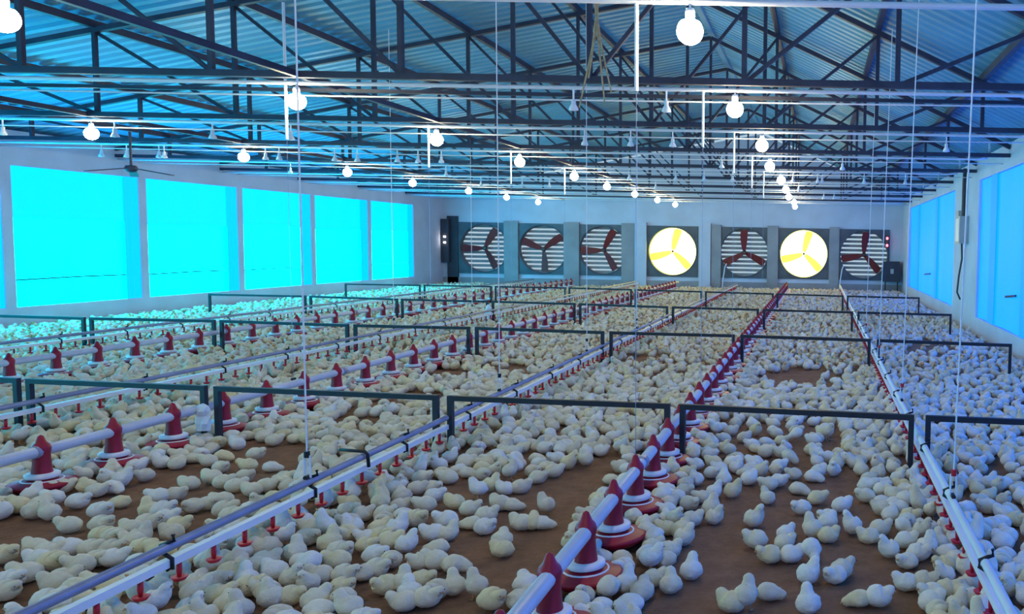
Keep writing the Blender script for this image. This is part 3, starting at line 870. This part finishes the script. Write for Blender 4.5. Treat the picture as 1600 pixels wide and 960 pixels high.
# bare patches of litter: (centre px, centre py, half width, half height, keep share)
PATCH = [(1252, 592, 66, 14, .05), (1230, 690, 95, 55, .45), (1145, 700, 30, 30, .2), (700, 586, 45, 9, .15), (790, 577, 55, 7, .15), (560, 660, 45, 14, .25),
         (600, 634, 40, 10, .2), (640, 620, 60, 8, .3), (1452, 548, 40, 16, .25), (1560, 738, 24, 22, .2), (1585, 640, 24, 12, .4), (1590, 850, 12, 40, .3),
         (1030, 585, 50, 8, .5), (1010, 560, 40, 6, .4), (20, 700, 40, 8, .3), (120, 700, 30, 8, .25), (560, 905, 20, 60, .35), (1140, 655, 40, 12, .3),
         (470, 720, 22, 22, .1), (250, 740, 40, 10, .2)]
def keep_share(px, py):
    k = 1.0
    for cx, cy, hx, hy, s in PATCH:
        if ((px - cx) / hx) ** 2 + ((py - cy) / hy) ** 2 < 1:
            k = min(k, s)
    return k

CH = []          # (x, y, heading, pose, tone, scale)
cells = {}
CS = 0.12
def free(x, y, r):
    i, j = int(x // CS), int(y // CS)
    for a in (i - 1, i, i + 1):
        for b in (j - 1, j, j + 1):
            for (u, v) in cells.get((a, b), ()):
                if (u - x) ** 2 + (v - y) ** 2 < r * r:
                    return False
    return True
def add_chick(x, y, h, pose, tone, s):
    CH.append((x, y, h, pose, tone, s))
    cells.setdefault((int(x // CS), int(y // CS)), []).append((x, y))
q = random.Random(21)
def tone_for(x):
    return q.choices(TN, (5, 2.2, 3.5, 2) if x < -1.2 else (4, 1.2, 6, 1.5))[0]
for rec in HAND.replace('\n', '').split(';'):
    px, py, h, p = rec.split()
    g = ground(float(px), float(py) - 3)
    d = Vector((g.x, g.y, 0)).normalized()
    g += d * 0.035
    if free(g.x, g.y, 0.045):
        hh = math.radians(float(h) + q.uniform(-12, 12))
        add_chick(g.x, g.y, hh, PC[p], tone_for(g.x), q.uniform(0.88, 1.02))
nhand = len(CH)
# chicks feeding round the pans
for x, y, n, nm in PANS:
    if y > 13: continue
    for k in range(9):
        a = 2 * PI * k / 9 + q.uniform(-.25, .25)
        if q.random() < 0.30: continue
        rr_ = 0.178 + q.uniform(0, .025)
        cx, cy = x + rr_ * math.cos(a), y + rr_ * math.sin(a)
        if free(cx, cy, 0.085):
            add_chick(cx, cy, a + PI + q.uniform(-.3, .3), q.choices(POSES, (3, 2, .3, 1.5, 4, 0))[0], tone_for(cx), q.uniform(.88, 1.02))
def near_line(x):
    return min(abs(x - l[0]) for l in LINES_D)
def blocked(x, y):
    for row in range(4):
        if abs(y - fence_y(row, x)) < 0.06: return True
    for lx, ys, nm in LINES_F:
        if abs(x - lx) < 0.19:
            k = round((y - ys) / FSTEP)
            if k >= 0 and (y - ys - k * FSTEP) ** 2 + (x - lx) ** 2 < 0.165 ** 2: return True
    return False
def scatter(y0, y1, tries, r):
    for _ in range(tries):
        x = q.uniform(XL + 0.12, XR - 0.12); y = q.uniform(y0, y1)
        if not free(x, y, r) or blocked(x, y): continue
        uv = project(x, y, 0.02)
        if uv is None: continue
        px, py = uv
        if -80 < px < 1680 and py < 1010:
            if any(inside(px, py, P) for P in OPEN): continue
            ks = keep_share(px, py)
            if ks < 1 and q.random() > ks * 0.25: continue
        elif q.random() > 0.5:
            continue
        nl = near_line(x)
        if nl < 0.16 and q.random() < 0.55:
            pose = q.choice(('stretching upward', 'standing', 'sitting alert'))
        else:
            pose = q.choices(POSES, (6, 2.4, 1.8, 0.6, 0.6, 0.08))[0]
        add_chick(x, y, q.uniform(0, 2 * PI), pose, tone_for(x), q.uniform(.86, 1.03))
scatter(1.7, 8, 34000, 0.085)
scatter(8, 15, 30000, 0.094)
scatter(15, YB - 0.3, 30000, 0.108)

# the 300 chicks that show largest stand as individuals
def visible(c):
    uv = project(c[0], c[1], 0.05)
    return uv and -12 < uv[0] < 1612 and uv[1] < 968
order = sorted((i for i in range(len(CH)) if visible(CH[i])), key=lambda i: CH[i][1])
single = order[:300]
sset = set(single)
PLACES = []
for x, y, n, nm in PANS:
    if y < 8: PLACES.append((x, y, 'at %s %s pan' % (nm.replace(' feeder line', ''), ordinal(n)), 0.34))
def where(x, y):
    best = None
    for px_, py_, s, rad in PLACES:
        d = math.hypot(px_ - x, py_ - y)
        if d < rad and (best is None or d < best[0]): best = (d, s)
    if best: return best[1]
    for lx, nm in LINES_D:
        if abs(x - lx) < 0.20: return 'under ' + nm
    ln = sorted([(l[0], l[1]) for l in LINES_D] + [(l[0], l[2]) for l in LINES_F])
    for (a, an), (b, bn) in zip(ln, ln[1:]):
        if a < x < b:
            near = an if x - a < b - x else bn
            return '%s of %s' % ('right' if near == an else 'left', near)
    return 'right of right drinker line' if x > 0.6 else 'by the left wall'
def facing(h):
    return ('facing right', 'facing away', 'facing left', 'facing viewer')[int(((math.degrees(h) + 45) % 360) // 90)]
lab = {}
for i in single:
    x, y, h, p, t_, s = CH[i]
    base = '%s chick %s %s, %s' % (t_, p, where(x, y), facing(h))
    lab.setdefault(base, []).append(i)
for base, ids in lab.items():
    ids.sort(key=lambda i: CH[i][1])
    for j, i in enumerate(ids):
        x, y, h, p, t_, s = CH[i]
        suffix = '' if len(ids) == 1 else (', nearer one' if j == 0 else ', farther one') if len(ids) == 2 else ', %s nearest' % ordinal(j)
        o = put('chick', HI[p, t_, i % 3], None, (x, y, 0), h)
        o.scale = (s, s * q.uniform(.94, 1.06), s * q.uniform(.94, 1.06))
        tag(o, (base + suffix).replace('first nearest', 'nearest'), 'chick', 'young chicks on the litter')

# all the others: one flock mesh
V, L, LT, MI = [], [], [], []
src = {}
def arrays(mb):
    v = np.array(mb.v, dtype=np.float32)
    ln = np.array([len(f) for f in mb.f], dtype=np.int32)
    ix = np.concatenate([np.array(f, dtype=np.int32) for f in mb.f])
    return v, ln, ix, np.array(mb.m, dtype=np.int32)
SRC = {('m', p, v): arrays(MID[p, v]) for p in POSES for v in range(2)}
SRC.update({('l', p, v): arrays(LO[p]) for p in POSES for v in range(2)})
off = 0
for i, (x, y, h, p, t_, s) in enumerate(CH):
    if i in sset: continue
    v, ln, ix, m = SRC['m' if y < 9.5 else 'l', p, i % 2]
    c, sn = math.cos(h) * s, math.sin(h) * s
    w = np.empty_like(v)
    w[:, 0] = v[:, 0] * c - v[:, 1] * sn + x
    w[:, 1] = v[:, 0] * sn + v[:, 1] * c + y
    w[:, 2] = v[:, 2] * s
    V.append(w); L.append(ix + off); LT.append(ln)
    MI.append(np.where(m == 0, TN.index(t_), m + 3))
    off += len(v)
V = np.concatenate(V); L = np.concatenate(L); LT = np.concatenate(LT); MI = np.concatenate(MI)
me = bpy.data.meshes.new('chick_flock')
me.vertices.add(len(V)); me.vertices.foreach_set('co', V.ravel())
me.loops.add(len(L)); me.loops.foreach_set('vertex_index', L)
me.polygons.add(len(LT))
me.polygons.foreach_set('loop_start', np.concatenate(([0], np.cumsum(LT)[:-1])).astype(np.int32))
me.polygons.foreach_set('loop_total', LT)
for m in ['down_' + t_.replace(' ', '_') for t_ in TN] + ['beak', 'eye', 'leg_skin']:
    me.materials.append(MATS[m])
me.polygons.foreach_set('material_index', MI)
me.polygons.foreach_set('use_smooth', np.ones(len(LT), dtype=bool))
me.update(calc_edges=True)
me.validate()
tag(put('chick_flock', me), 'dense flock of pale chicks covering the floor behind', 'chicks', kind='stuff')
print('chicks', len(CH), 'hand', nhand, 'flock verts', len(V), 'faces', len(LT))
